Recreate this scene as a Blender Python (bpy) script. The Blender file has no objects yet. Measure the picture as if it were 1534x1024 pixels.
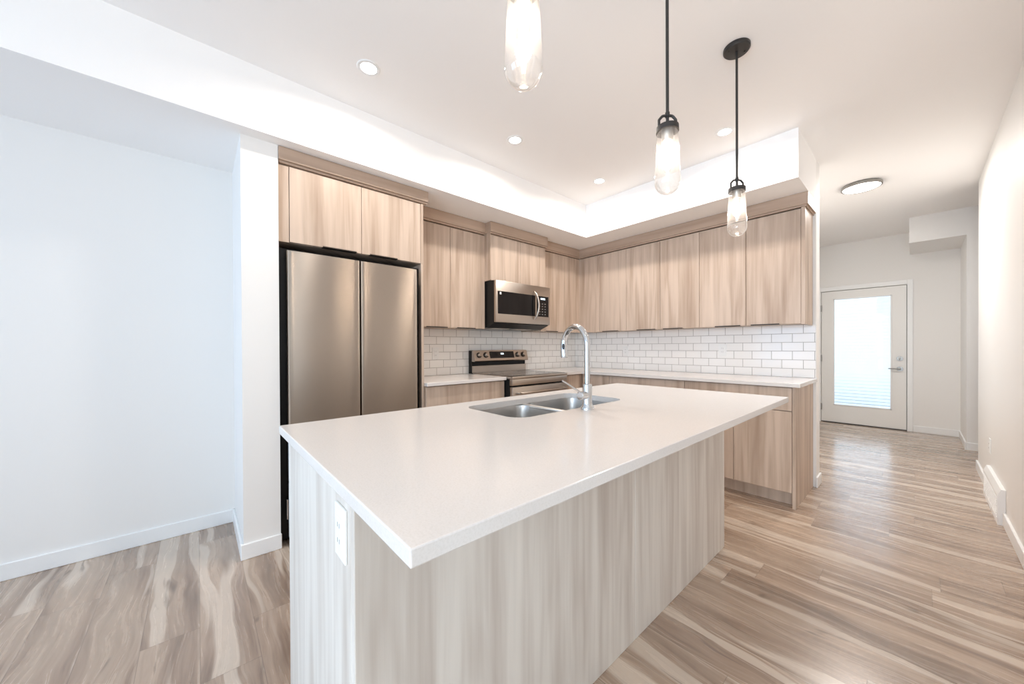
import bpy, bmesh, math, random
from mathutils import Vector, Matrix
C = bpy.context.scene
COL = C.collection
PI = math.pi

# ------------------------------------------------------------------ camera
cd = bpy.data.cameras.new('camera'); cam = bpy.data.objects.new('camera', cd); COL.objects.link(cam)
FPX, CX, CY = 535.68, 773.19, 522.42
YAW, PITCH, ROLL, CAMH = math.radians(48.27), math.radians(-0.2835), math.radians(-0.2566), 1.192
cd.sensor_fit = 'HORIZONTAL'; cd.sensor_width = 36.0
cd.lens = FPX/1534*36.0
cd.shift_x = -(CX-767)/1534; cd.shift_y = (CY-512)/1534
cd.clip_start = 0.02; cd.clip_end = 60
F = Vector((-math.sin(YAW)*math.cos(PITCH), math.cos(YAW)*math.cos(PITCH), math.sin(PITCH)))
Rt = Vector((math.cos(YAW), math.sin(YAW), 0)); U = Rt.cross(F)
R2 = Rt*math.cos(ROLL)+U*math.sin(ROLL); U2 = U*math.cos(ROLL)-Rt*math.sin(ROLL)
cam.matrix_world = Matrix(((R2.x, U2.x, -F.x, 0), (R2.y, U2.y, -F.y, 0), (R2.z, U2.z, -F.z, CAMH), (0, 0, 0, 1)))
C.camera = cam

# ------------------------------------------------------------------ world, daylight, exposure
W = bpy.data.worlds.new('sky'); C.world = W; W.use_nodes = True
bg = W.node_tree.nodes['Background']; bg.inputs[0].default_value = (0.72, 0.86, 1.0, 1); bg.inputs[1].default_value = 0.5
C.view_settings.view_transform = 'Standard'; C.view_settings.look = 'None'
C.view_settings.exposure = 0.21; C.view_settings.gamma = 1.0; C.view_settings.use_curve_mapping = False
C.cycles.max_bounces = 10; C.cycles.diffuse_bounces = 7; C.cycles.glossy_bounces = 5
C.cycles.transmission_bounces = 6; C.cycles.transparent_max_bounces = 10
C.cycles.sample_clamp_indirect = 6.0; C.cycles.caustics_reflective = False; C.cycles.caustics_refractive = False
C.cycles.use_denoising = True

WARM = (1.0, 0.92, 0.84)
def area_light(name, loc, rot, sx, sy, power, col, parent=None, shape='RECTANGLE', spread=PI):
    l = bpy.data.lights.new(name, 'AREA'); l.shape = shape; l.size = sx; l.size_y = sy; l.energy = power; l.color = col
    l.spread = spread
    o = bpy.data.objects.new(name, l); COL.objects.link(o); o.location = loc; o.rotation_euler = rot
    if parent: o.parent = parent; o.location = Vector(loc)-parent.location
    return o
WINDOW_LEFT, WINDOW_RIGHT, BLIND_POWER, SPOT_POWER, PEND_POWER, FLUSH_POWER = 58, 190, 40, 7.6, 5.0, 26
# daylight from outside, through the living room window behind the camera and through the door blind
area_light('window_daylight', (-1.80, -3.45, 1.35), (math.radians(90), 0, 0), 2.2, 2.1, WINDOW_LEFT, (0.44, 0.67, 1.0))
area_light('window_daylight', (0.75, -3.45, 1.35), (math.radians(90), 0, 0), 2.2, 2.1, WINDOW_RIGHT, (0.78, 0.89, 1.0))
area_light('door_daylight', (-0.55, 8.05, 1.15), (math.radians(-90), 0, 0), 1.5, 2.6, BLIND_POWER, (0.90, 0.95, 1.0))

# ------------------------------------------------------------------ dimensions
XL, YB, CZ, BZ = -3.14, 3.89, 2.755, 2.399          # left wall, back wall, ceiling, bulkhead underside
XR, YD = 0.390, 7.37                                # right wall, wall of the entry door
BX, BY = -2.436, 3.216                              # bulkhead faces
XE = -0.565                                         # free end of the back wall
Y0 = -3.2                                           # wall behind the camera

# ------------------------------------------------------------------ materials
def mat(name, color=(0.8, 0.8, 0.8), rough=0.5, metal=0.0, spec=0.5, emit=None, es=0.0, aniso=0.0):
    m = bpy.data.materials.new(name); m.use_nodes = True
    b = m.node_tree.nodes['Principled BSDF']
    b.inputs['Base Color'].default_value = (*color, 1); b.inputs['Roughness'].default_value = rough
    b.inputs['Metallic'].default_value = metal; b.inputs['Specular IOR Level'].default_value = spec
    b.inputs['Anisotropic'].default_value = aniso
    if emit: b.inputs['Emission Color'].default_value = (*emit, 1); b.inputs['Emission Strength'].default_value = es
    return m
class G:
    """small helper for building node graphs"""
    def __init__(s, m): s.m = m; s.t = m.node_tree; s.b = s.t.nodes['Principled BSDF']
    def n(s, typ, ins=None, **kw):
        nd = s.t.nodes.new(typ)
        for k, v in kw.items(): setattr(nd, k, v)
        for k, v in (ins or {}).items(): s.put(nd, k, v)
        return nd
    def put(s, nd, k, v):
        i = nd.inputs[k]
        if isinstance(v, bpy.types.NodeSocket): s.t.links.new(v, i)
        elif isinstance(v, bpy.types.Node): s.t.links.new(v.outputs[0], i)
        else: i.default_value = (*v, 1) if (i.type == 'RGBA' and len(v) == 3) else v
    def math(s, op, a, b=0.0, c=0.0): return s.n('ShaderNodeMath', {0: a, 1: b, 2: c}, operation=op).outputs[0]
    def pos(s):
        sp = s.n('ShaderNodeSeparateXYZ', {0: s.n('ShaderNodeNewGeometry').outputs['Position']}); return sp.outputs
    def comb(s, x, y, z): return s.n('ShaderNodeCombineXYZ', {0: x, 1: y, 2: z}).outputs[0]
    def noise(s, vec, scale=1.0, detail=2.0, rough=0.5, dist=0.0):
        return s.n('ShaderNodeTexNoise', {'Vector': vec, 'Scale': scale, 'Detail': detail, 'Roughness': rough, 'Distortion': dist}).outputs['Fac']
    def ramp(s, fac, stops, interp='LINEAR'):
        r = s.n('ShaderNodeValToRGB', {0: fac}); cr = r.color_ramp; cr.interpolation = interp
        while len(cr.elements) < len(stops): cr.elements.new(0.5)
        for e, (p, c) in zip(cr.elements, stops): e.position = p; e.color = (*c, 1)
        return r.outputs[0]
    def mix(s, f, a, b, blend='MIX'):
        x = s.n('ShaderNodeMix', data_type='RGBA', blend_type=blend)
        s.put(x, 0, f); s.put(x, 6, a); s.put(x, 7, b); return x.outputs[2]
    def bump(s, h, strength=0.2, dist=0.01):
        s.put(s.b, 'Normal', s.n('ShaderNodeBump', {'Height': h, 'Strength': strength, 'Distance': dist}).outputs[0])
def lin(r, g, b):
    f = lambda c: (c/255/12.92) if c/255 <= 0.04045 else ((c/255+0.055)/1.055)**2.4
    return (f(r), f(g), f(b))

def paint(name, col, rough=0.6):
    m = mat(name, col, rough, spec=0.25); g = G(m)
    v = g.n('ShaderNodeNewGeometry').outputs['Position']
    g.bump(g.noise(v, 160, 2), 0.03, 0.002)
    return m
M = {}
M['wall'] = paint('wall_paint', lin(238, 236, 233), 0.5)
M['ceiling'] = paint('ceiling_paint', lin(250, 248, 246), 0.85)
M['trim'] = mat('white_trim', lin(240, 240, 239), 0.35)
M['door_white'] = mat('door_paint', lin(236, 234, 230), 0.35)

def wood(name, light, dark, horizontal=False):
    m = mat(name, light, 0.42, spec=0.4); g = G(m)
    p = g.pos(); rnd = g.n('ShaderNodeObjectInfo').outputs['Random']
    h = g.math('ADD', p[0], p[1]); u, w = (p[2], h) if horizontal else (h, p[2])
    u = g.math('ADD', u, g.math('MULTIPLY', rnd, 37.0))
    v1 = g.comb(g.math('MULTIPLY', u, 13.0), g.math('MULTIPLY', w, 0.9), g.math('MULTIPLY', rnd, 11.0))
    broad = g.noise(v1, 1.0, 2.5, 0.55, 0.5)
    v2 = g.comb(g.math('MULTIPLY', u, 48.0), g.math('MULTIPLY', w, 1.6), rnd)
    fine = g.noise(v2, 1.0, 2.0, 0.5, 0.2)
    v3 = g.comb(g.math('MULTIPLY', u, 260.0), g.math('MULTIPLY', w, 6.0), rnd)
    hair = g.noise(v3, 1.0, 1.0, 0.5)
    f = g.math('ADD', g.math('MULTIPLY', broad, 0.74), g.math('MULTIPLY', fine, 0.20))
    f = g.math('ADD', f, g.math('MULTIPLY', hair, 0.06))
    mid = tuple((a*0.5+b*0.5) for a, b in zip(light, dark))
    c = g.ramp(f, [(0.30, dark), (0.44, mid), (0.56, light), (0.70, tuple(min(1, x*1.10) for x in light))])
    g.put(g.b, 'Base Color', c)
    g.bump(hair, 0.04, 0.001)
    return m
M['wood'] = wood('oak_laminate', lin(200, 180, 163), lin(164, 141, 122))
M['crown'] = wood('crown_laminate', lin(184, 161, 143), lin(166, 143, 124), True)
M['isl'] = wood('pale_laminate', lin(220, 214, 206), lin(190, 179, 169))
M['quartz'] = mat('white_quartz', lin(236, 229, 221), 0.16, spec=0.5)
g = G(M['quartz']); v = g.n('ShaderNodeNewGeometry').outputs['Position']
g.put(g.b, 'Base Color', g.ramp(g.noise(v, 260, 2, 0.6), [(0.3, lin(217, 212, 207)), (0.5, lin(222, 217, 213)), (0.75, lin(225, 220, 216))]))

def floor_mat():
    m = mat('plank_floor', lin(180, 155, 135), 0.3, spec=0.75); g = G(m); p = g.pos()
    PW, PL = 0.178, 1.22
    g.b.inputs['Coat Weight'].default_value = 0.5; g.b.inputs['Coat Roughness'].default_value = 0.17
    r = g.math('DIVIDE', p[1], PW); row = g.math('FLOOR', r); fr = g.math('FRACT', r)
    rn = g.n('ShaderNodeTexWhiteNoise', {'W': row}, noise_dimensions='1D').outputs['Value']
    cx = g.math('DIVIDE', g.math('ADD', p[0], g.math('MULTIPLY', rn, 5.0)), PL)
    colm = g.math('FLOOR', cx); fc = g.math('FRACT', cx)
    idn = g.n('ShaderNodeTexWhiteNoise', {'Vector': g.comb(row, colm, 0.0)}, noise_dimensions='2D').outputs['Value']
    off = g.math('MULTIPLY', idn, 60.0)
    # warped coordinates: long figure along X with swirls
    warp = g.noise(g.comb(g.math('MULTIPLY', p[0], 1.6), g.math('MULTIPLY', p[1], 5.0), off), 1.0, 2.0, 0.5)
    yy = g.math('ADD', p[1], g.math('MULTIPLY', g.math('SUBTRACT', warp, 0.5), 0.15))
    figure = g.noise(g.comb(g.math('MULTIPLY', p[0], 0.9), g.math('MULTIPLY', yy, 9.0), off), 1.0, 3.0, 0.55, 0.5)
    heart = g.ramp(figure, [(0.30, lin(102, 82, 68)), (0.43, lin(140, 116, 99)), (0.54, lin(172, 149, 130)), (0.70, lin(190, 168, 148))])
    grain = g.noise(g.comb(g.math('MULTIPLY', p[0], 2.5), g.math('MULTIPLY', yy, 48.0), off), 1.0, 4.0, 0.6)
    heart = g.mix(0.42, heart, g.ramp(grain, [(0.3, lin(118, 96, 80)), (0.55, lin(172, 150, 130)), (0.75, lin(198, 178, 158))]))
    # pale sapwood bands with a crisp, wandering border
    sap = g.noise(g.comb(g.math('MULTIPLY', p[0], 0.50), g.math('MULTIPLY', yy, 11.0), g.math('ADD', off, 7.0)), 1.0, 1.5, 0.5, 0.3)
    sf = g.n('ShaderNodeMapRange', {'Value': sap, 'From Min': 0.57, 'From Max': 0.61}).outputs[0]
    c = g.mix(g.math('MULTIPLY', sf, 0.66), heart, lin(214, 198, 181))
    # fine dark hairline cracks
    hl = g.noise(g.comb(g.math('MULTIPLY', p[0], 2.2), g.math('MULTIPLY', yy, 42.0), g.math('ADD', off, 31.0)), 1.0, 1.0, 0.5)
    hf = g.n('ShaderNodeMapRange', {'Value': hl, 'From Min': 0.71, 'From Max': 0.77}).outputs[0]
    c = g.mix(g.math('MULTIPLY', hf, 0.55), c, lin(104, 86, 74))
    # knots and dark mineral streaks
    kn = g.noise(g.comb(g.math('MULTIPLY', p[0], 3.2), g.math('MULTIPLY', yy, 16.0), g.math('ADD', off, 19.0)), 1.0, 2.0, 0.5, 0.8)
    kf = g.n('ShaderNodeMapRange', {'Value': kn, 'From Min': 0.69, 'From Max': 0.78}).outputs[0]
    c = g.mix(g.math('MULTIPLY', kf, 0.7), c, lin(84, 66, 54))
    tone = g.n('ShaderNodeMapRange', {'Value': idn, 'To Min': 0.91, 'To Max': 1.07}).outputs[0]
    c = g.mix(1.0, c, g.comb(tone, tone, tone), 'MULTIPLY')
    e1 = g.math('LESS_THAN', fr, 0.014); e2 = g.math('LESS_THAN', fc, 0.0022); e = g.math('MAXIMUM', e1, e2)
    l1 = g.math('GREATER_THAN', fr, 0.96)
    c = g.mix(g.math('MULTIPLY', l1, 0.14), c, lin(214, 196, 176))
    c = g.mix(g.math('MULTIPLY', e, 0.45), c, lin(96, 78, 66))
    g.put(g.b, 'Base Color', c)
    g.put(g.b, 'Roughness', g.n('ShaderNodeMapRange', {'Value': grain, 'To Min': 0.20, 'To Max': 0.33}).outputs[0])
    g.bump(g.math('SUBTRACT', g.math('MULTIPLY', grain, 0.25), e), 0.12, 0.002)
    return m
M['floor'] = floor_mat()

def tile_mat(name, axis):
    m = mat(name, lin(238, 237, 234), 0.12, spec=0.5); g = G(m); p = g.pos()
    v = g.comb(g.math('ADD', p[axis], 0.041 if axis == 0 else 0.0), g.math('SUBTRACT', p[2], 0.9185), 0.0)
    b = g.n('ShaderNodeTexBrick', {'Vector': v, 'Color1': (*lin(250, 248, 245), 1), 'Color2': (*lin(245, 243, 240), 1),
            'Mortar': (*lin(176, 172, 167), 1), 'Scale': 1.0, 'Mortar Size': 0.0023, 'Mortar Smooth': 0.2,
            'Brick Width': 0.152, 'Row Height': 0.0762})
    b.offset = 0.5
    g.put(g.b, 'Base Color', b.outputs['Color']); g.put(g.b, 'Roughness', g.math('ADD', g.math('MULTIPLY', b.outputs['Fac'], 0.6), 0.12))
    g.bump(g.math('SUBTRACT', 1.0, b.outputs['Fac']), 0.5, 0.0015)
    return m
M['tile_x'] = tile_mat('subway_tile_back', 0); M['tile_y'] = tile_mat('subway_tile_left', 1)

def steel(name, col, rough, aniso=0.0, wave=0.0):
    m = mat(name, col, rough, 1.0, aniso=aniso); g = G(m); p = g.pos()
    u = g.math('ADD', p[0], p[1])
    if aniso:
        g.put(g.b, 'Tangent', g.n('ShaderNodeTangent', direction_type='RADIAL', axis='Z').outputs[0])
        g.put(g.b, 'Anisotropic Rotation', 0.25)
    h = g.noise(g.comb(g.math('MULTIPLY', u, 3.0), g.math('MULTIPLY', p[2], 500.0), 0.0), 1.0, 2.0)
    if wave:
        h2 = g.noise(g.comb(g.math('MULTIPLY', u, 2.2), g.math('MULTIPLY', p[2], 0.9), 0.3), 1.0, 0.0)
        h = g.math('ADD', g.math('MULTIPLY', h, 0.002), g.math('MULTIPLY', h2, wave))
        g.bump(h, 1.0, 0.1)
    else:
        g.bump(h, 0.02, 0.001)
    return m
M['steel'] = steel('brushed_steel', lin(188, 178, 168), 0.30, 0.5)
M['fridge'] = steel('fridge_steel', lin(180, 170, 160), 0.23, 1.0, 0.035)
M['sink'] = steel('sink_steel', lin(244, 241, 237), 0.36)
M['chrome'] = mat('chrome', (0.62, 0.63, 0.645), 0.07, 1.0)
M['nickel'] = mat('satin_nickel', (0.34, 0.33, 0.31), 0.36, 1.0)
M['black'] = mat('black_enamel', (0.010, 0.010, 0.010), 0.4, spec=0.25)
M['blackmetal'] = mat('black_metal', (0.035, 0.032, 0.03), 0.42, 0.3)
M['pull'] = mat('bronze_pull', (0.05, 0.04, 0.033), 0.4, 0.6)
M['glassblack'] = mat('black_glass', (0.006, 0.006, 0.007), 0.05, spec=0.3)
M['cooktop'] = mat('cooktop_glass', (0.035, 0.03, 0.028), 0.07)
M['burner'] = mat('burner_ring', (0.16, 0.15, 0.14), 0.3)
M['rubber'] = mat('dark_rubber', (0.03, 0.03, 0.032), 0.5)
M['shadow'] = mat('cabinet_interior', lin(120, 98, 82), 0.7)
M['plastic'] = mat('white_plastic', lin(240, 240, 238), 0.3)
M['slot'] = mat('outlet_slot', (0.12, 0.12, 0.12), 0.6)
M['digits'] = mat('display_digits', (0.5, 0.6, 0.7), 0.5, emit=(0.75, 0.9, 1.0), es=2.0)
M['lens'] = mat('lamp_lens', (1, 1, 1), 0.4, emit=(1.0, 0.95, 0.88), es=14)
M['lens_flush'] = mat('flush_diffuser', (1, 1, 1), 0.4, emit=(1.0, 0.96, 0.90), es=4)
M['filament'] = mat('filament', (1, 0.9, 0.7), 0.4, emit=(1.0, 0.86, 0.66), es=20)

def thin_glass(name, tint=(1, 1, 1), f0=0.06, frost=0.0):
    m = bpy.data.materials.new(name); m.use_nodes = True; t = m.node_tree
    for n in list(t.nodes): t.nodes.remove(n)
    out = t.nodes.new('ShaderNodeOutputMaterial'); tr = t.nodes.new('ShaderNodeBsdfTransparent'); gl = t.nodes.new('ShaderNodeBsdfGlossy')
    lw = t.nodes.new('ShaderNodeLayerWeight'); mx = t.nodes.new('ShaderNodeMixShader'); mr = t.nodes.new('ShaderNodeMapRange')
    tr.inputs[0].default_value = (*tint, 1); gl.inputs['Roughness'].default_value = 0.03
    lw.inputs[0].default_value = 0.35
    mr.inputs['To Min'].default_value = f0; mr.inputs['To Max'].default_value = 0.75
    t.links.new(lw.outputs['Facing'], mr.inputs['Value']); t.links.new(mr.outputs[0], mx.inputs[0])
    t.links.new(tr.outputs[0], mx.inputs[1]); t.links.new(gl.outputs[0], mx.inputs[2])
    last = mx
    if frost:
        df = t.nodes.new('ShaderNodeBsdfTranslucent'); d2 = t.nodes.new('ShaderNodeBsdfDiffuse'); a = t.nodes.new('ShaderNodeMixShader'); b = t.nodes.new('ShaderNodeMixShader')
        a.inputs[0].default_value = 0.5; t.links.new(df.outputs[0], a.inputs[1]); t.links.new(d2.outputs[0], a.inputs[2])
        b.inputs[0].default_value = frost; t.links.new(mx.outputs[0], b.inputs[1]); t.links.new(a.outputs[0], b.inputs[2]); last = b
    t.links.new(last.outputs[0], out.inputs[0])
    return m
M['glass'] = thin_glass('lamp_glass', (0.985, 0.98, 0.97), 0.05, 0.055)
M['pane'] = thin_glass('window_glass', (0.97, 0.99, 1.0), 0.05)
def blind_mat():
    m = bpy.data.materials.new('blind_slats'); m.use_nodes = True; t = m.node_tree
    for n in list(t.nodes): t.nodes.remove(n)
    out = t.nodes.new('ShaderNodeOutputMaterial'); a = t.nodes.new('ShaderNodeBsdfTranslucent'); b = t.nodes.new('ShaderNodeBsdfDiffuse'); mx = t.nodes.new('ShaderNodeMixShader')
    a.inputs[0].default_value = (0.84, 0.90, 0.95, 1); b.inputs[0].default_value = (0.8, 0.84, 0.88, 1); mx.inputs[0].default_value = 0.35
    t.links.new(a.outputs[0], mx.inputs[1]); t.links.new(b.outputs[0], mx.inputs[2]); t.links.new(mx.outputs[0], out.inputs[0])
    return m
M['blind'] = blind_mat()

# ------------------------------------------------------------------ mesh helpers
def bx(bm, x0, x1, y0, y1, z0, z1, bev=0.0, seg=2):
    r = bmesh.ops.create_cube(bm, size=1.0)['verts']
    for v in r:
        v.co = Vector(((x0+x1)/2+v.co.x*abs(x1-x0), (y0+y1)/2+v.co.y*abs(y1-y0), (z0+z1)/2+v.co.z*abs(z1-z0)))
    if bev > 0:
        es = list({e for v in r for e in v.link_edges})
        bmesh.ops.bevel(bm, geom=es, offset=bev, segments=seg, profile=0.5, affect='EDGES')
def box(*a, **k):
    bm = bmesh.new(); bx(bm, *a, **k); return bm
def prism(bm, pts, axis, a, b):
    """extrude a 2D outline along an axis; pts are the other two coordinates in order"""
    def mk(p, t):
        if axis == 'x': return Vector((t, p[0], p[1]))
        if axis == 'y': return Vector((p[0], t, p[1]))
        return Vector((p[0], p[1], t))
    A = [bm.verts.new(mk(p, a)) for p in pts]; B = [bm.verts.new(mk(p, b)) for p in pts]
    n = len(pts)
    bm.faces.new(A); bm.faces.new(B[::-1])
    for i in range(n): bm.faces.new((A[i], B[i], B[(i+1) % n], A[(i+1) % n]))
def lathe(bm, prof, cx, cy, seg=32, mtx=None):
    """prof: list of (radius, z)"""
    rings = []
    for r, z in prof:
        if r < 1e-6: rings.append([bm.verts.new((cx, cy, z))])
        else: rings.append([bm.verts.new((cx+r*math.cos(2*PI*i/seg), cy+r*math.sin(2*PI*i/seg), z)) for i in range(seg)])
    for a, b in zip(rings, rings[1:]):
        if len(a) == 1 and len(b) == 1: continue
        for i in range(seg):
            j = (i+1) % seg
            if len(a) == 1: bm.faces.new((a[0], b[i], b[j]))
            elif len(b) == 1: bm.faces.new((a[i], b[0], a[j]))
            else: bm.faces.new((a[i], b[i], b[j], a[j]))
    if mtx is not None:
        for rg in rings:
            for v in rg: v.co = mtx @ v.co
def tube(bm, path, r, seg=14, caps=True):
    path = [Vector(p) for p in path]; rs = r if isinstance(r, (list, tuple)) else [r]*len(path)
    up = None; rings = []
    for i, p in enumerate(path):
        t = (path[min(i+1, len(path)-1)]-path[max(i-1, 0)]).normalized()
        if up is None: up = t.orthogonal().normalized()
        up = (up-t*up.dot(t)).normalized(); s = t.cross(up)
        rings.append([bm.verts.new(p+(up*math.cos(2*PI*k/seg)+s*math.sin(2*PI*k/seg))*rs[i]) for k in range(seg)])
    for a, b in zip(rings, rings[1:]):
        for k in range(seg): bm.faces.new((a[k], b[k], b[(k+1) % seg], a[(k+1) % seg]))
    if caps: bm.faces.new(rings[0][::-1]); bm.faces.new(rings[-1])
def rootloc(p):
    v = Vector((0, 0, 0))
    while p is not None: v += p.location; p = p.parent
    return v
def obj(name, bm, m, parent=None, smooth=False, loc=None):
    bmesh.ops.recalc_face_normals(bm, faces=bm.faces)
    o0 = rootloc(parent) if parent else Vector(loc or (0, 0, 0))
    for v in bm.verts: v.co -= o0
    me = bpy.data.meshes.new(name); bm.to_mesh(me); bm.free()
    me.materials.append(m)
    if smooth:
        for p in me.polygons: p.use_smooth = True
        try: me.set_sharp_from_angle(angle=math.radians(38))
        except Exception: pass
    o = bpy.data.objects.new(name, me); COL.objects.link(o)
    if parent: o.parent = parent
    elif loc: o.location = loc
    return o
def tag(o, label=None, cat=None, group=None):
    if label: o['label'] = label
    if cat: o['category'] = cat
    if group: o['group'] = group
    return o
def thing(name, label, cat, loc, group=None):
    o = bpy.data.objects.new(name, None); COL.objects.link(o); o.location = loc; o.empty_display_size = 0.05
    return tag(o, label, cat, group)
def struct(name, bm, m, parent=None, label=None):
    o = obj(name, bm, m, parent)
    if parent is None: o['kind'] = 'structure'
    if label: o['label'] = label
    return o
def dup(root, loc, label=None):
    r = root.copy(); COL.objects.link(r); r.location = loc
    if label: r['label'] = label
    for ch in list(root.children):
        c = ch.copy(); COL.objects.link(c); c.parent = r
        for gch in list(ch.children):
            d = gch.copy(); COL.objects.link(d); d.parent = c
    return r
def cut(o, cutter_bm):
    me = bpy.data.meshes.new('cut'); bmesh.ops.recalc_face_normals(cutter_bm, faces=cutter_bm.faces); cutter_bm.to_mesh(me); cutter_bm.free()
    c = bpy.data.objects.new('cut', me); COL.objects.link(c)
    md = o.modifiers.new('b', 'BOOLEAN'); md.operation = 'DIFFERENCE'; md.object = c; md.solver = 'EXACT'
    bpy.context.view_layer.update()
    dg = bpy.context.evaluated_depsgraph_get(); new = bpy.data.meshes.new_from_object(o.evaluated_get(dg))
    o.modifiers.remove(md); o.data = new; bpy.data.objects.remove(c)
def rrect(x0, x1, y0, y1, r, n=6):
    pts = []
    for cx, cy, a0 in ((x1-r, y1-r, 0), (x0+r, y1-r, 90), (x0+r, y0+r, 180), (x1-r, y0+r, 270)):
        for i in range(n+1):
            a = math.radians(a0+90*i/n); pts.append((cx+r*math.cos(a), cy+r*math.sin(a)))
    return pts

# ------------------------------------------------------------------ room shell
XF = 2.2
struct('floor', box(XL-0.15, XF+0.15, Y0-0.15, YD+0.15, -0.1, 0.0), M['floor'])
struct('ceiling', box(XL-0.15, XF+0.15, Y0-0.15, YD+0.15, CZ, CZ+0.1), M['ceiling'])
struct('wall_left', box(XL-0.12, XL, Y0-0.15, YB+0.15, 0, CZ), M['wall'])
struct('wall_back', box(XL, XE, YB, YB+0.15, 0, CZ), M['wall'])
struct('wall_hall_left', box(-1.27, -1.15, YB+0.15, YD+0.15, 0, CZ), M['wall'])
bm = bmesh.new(); bx(bm, XR, XR+0.12, 1.0, 5.579, 0, CZ); bx(bm, XR+0.12, XF, 1.0, 1.12, 0, CZ)
struct('wall_right', bm, M['wall'])
struct('wall_pillar', box(XL, -2.53, 0.188, 0.366, 0, BZ), M['wall'])
bm = bmesh.new()                                       # door wall with the door opening
bx(bm, -1.15, -1.012, YD, YD+0.15, 0, CZ); bx(bm, -0.092, XF, YD, YD+0.15, 0, CZ); bx(bm, -1.012, -0.092, YD, YD+0.15, 2.042, CZ)
struct('wall_entry', bm, M['wall'])
struct('wall_recess', box(0.3754, XF, 6.526, YD, 0, CZ), M['wall'])
struct('trim_soffit', box(-0.0656, 0.3754, 6.526, YD, 2.445, CZ), M['wall'])
struct('wall_far_right', box(XF, XF+0.12, Y0-0.15, YD+0.15, 0, CZ), M['wall'])
bm = bmesh.new()                                       # bulkhead: one L-shaped mass
prism(bm, [(XL, Y0), (BX, Y0), (BX, BY), (XE, BY), (XE, YB), (XL, YB)], 'z', BZ, CZ)
struct('trim_bulkhead', bm, M['ceiling'])
# wall behind the camera with a wide window
WZ0, WZ1 = 0.30, 2.40
WINS = ((-2.85, -0.75), (-0.30, 1.80))
bm = bmesh.new()
for a, b in ((XL, WINS[0][0]), (WINS[0][1], WINS[1][0]), (WINS[1][1], XF)): bx(bm, a, b, Y0-0.15, Y0, 0, CZ)
for a, b in WINS: bx(bm, a, b, Y0-0.15, Y0, 0, WZ0); bx(bm, a, b, Y0-0.15, Y0, WZ1, CZ)
struct('wall_front', bm, M['wall'])
for i, (WX0, WX1) in enumerate(WINS):
    wroot = bpy.data.objects.new('window_%d' % (i+1), None); COL.objects.link(wroot); wroot.location = ((WX0+WX1)/2, Y0, WZ0); wroot['kind'] = 'structure'
    bm = bmesh.new(); wm = (WX0+WX1)/2
    for a, b in ((WX0, WX0+0.05), (WX1-0.05, WX1), (wm-0.025, wm+0.025)): bx(bm, a, b, Y0-0.1, Y0-0.02, WZ0, WZ1)
    bx(bm, WX0, WX1, Y0-0.1, Y0-0.02, WZ0, WZ0+0.05); bx(bm, WX0, WX1, Y0-0.1, Y0-0.02, WZ1-0.05, WZ1)
    obj('window_frame', bm, M['trim'], wroot)
    obj('pane', box(WX0+0.05, WX1-0.05, Y0-0.065, Y0-0.06, WZ0+0.05, WZ1-0.05), M['pane'], wroot)

# baseboards
BH, BT = 0.088, 0.013
def base(name, x0, x1, y0, y1):
    bm = bmesh.new(); bx(bm, x0, x1, y0, y1, 0, BH, 0.003, 1); struct(name, bm, M['trim'])
base('baseboard_left', XL, XL+BT, Y0, 0.188)
bm = bmesh.new(); bx(bm, -2.53, -2.53+BT, 0.188-BT, 0.366+0.004, 0, BH, 0.003, 1); bx(bm, XL, -2.53, 0.188-BT, 0.188, 0, BH, 0.003, 1)
struct('baseboard_pillar', bm, M['trim'])
base('baseboard_wall_end', XE, XE+BT, YB-0.02, YB+0.15+BT)
base('baseboard_right', XR-BT, XR, 1.0, 3.955)
base('baseboard_right_far', XR-BT, XR, 4.71, 5.579+BT)
base('baseboard_entry', -0.034, 0.3754, YD-BT, YD)
bm = bmesh.new(); bx(bm, 0.3754-BT, 0.3754, 6.526-BT, YD-BT, 0, BH, 0.003, 1); bx(bm, 0.3754, XF, 6.526-BT, 6.526, 0, BH, 0.003, 1)
struct('baseboard_recess', bm, M['trim'])

# entry door
droot = bpy.data.objects.new('door_1', None); COL.objects.link(droot); droot.location = (-0.552, YD, 0); droot['kind'] = 'structure'
DX0, DX1, DZ0, DZ1 = -1.007, -0.098, 0.014, 2.034
GX0, GX1, GZ0, GZ1 = -0.863, -0.242, 0.279, 1.910
bm = bmesh.new()
ya, yb = YD+0.004, YD+0.048
bx(bm, DX0, GX0, ya, yb, DZ0, DZ1); bx(bm, GX1, DX1, ya, yb, DZ0, DZ1); bx(bm, GX0, GX1, ya, yb, DZ0, GZ0); bx(bm, GX0, GX1, ya, yb, GZ1, DZ1)
leaf = obj('door_leaf', bm, M['door_white'], droot)
bm = bmesh.new()
for a in ((GX0-0.006, GX0+0.012, GZ0-0.006, GZ1+0.006), (GX1-0.012, GX1+0.006, GZ0-0.006, GZ1+0.006), (GX0, GX1, GZ0-0.006, GZ0+0.012), (GX0, GX1, GZ1-0.012, GZ1+0.006)):
    bx(bm, a[0], a[1], ya-0.008, ya+0.006, a[2], a[3], 0.002, 1)
obj('glazing_frame', bm, M['trim'], leaf)
obj('pane', box(GX0, GX1, ya+0.004, ya+0.007, GZ0, GZ1), M['pane'], leaf)
bm = bmesh.new()
nz = 34; dz = (GZ1-GZ0)/nz
for i in range(nz):
    z = GZ0+i*dz; low = max(0.0, 1-(z-GZ0)/0.62)
    tilt = 0.0135-0.004*low; h = dz*(1.03-0.22*low)
    prism(bm, [(ya+0.014, z), (ya+0.0145, z-0.0003), (ya+0.014+tilt*0.6, z+h), (ya+0.0135+tilt*0.6, z+h)], 'x', GX0+0.002, GX1-0.002)
obj('blind', bm, M['blind'], leaf)
bm = bmesh.new()
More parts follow.
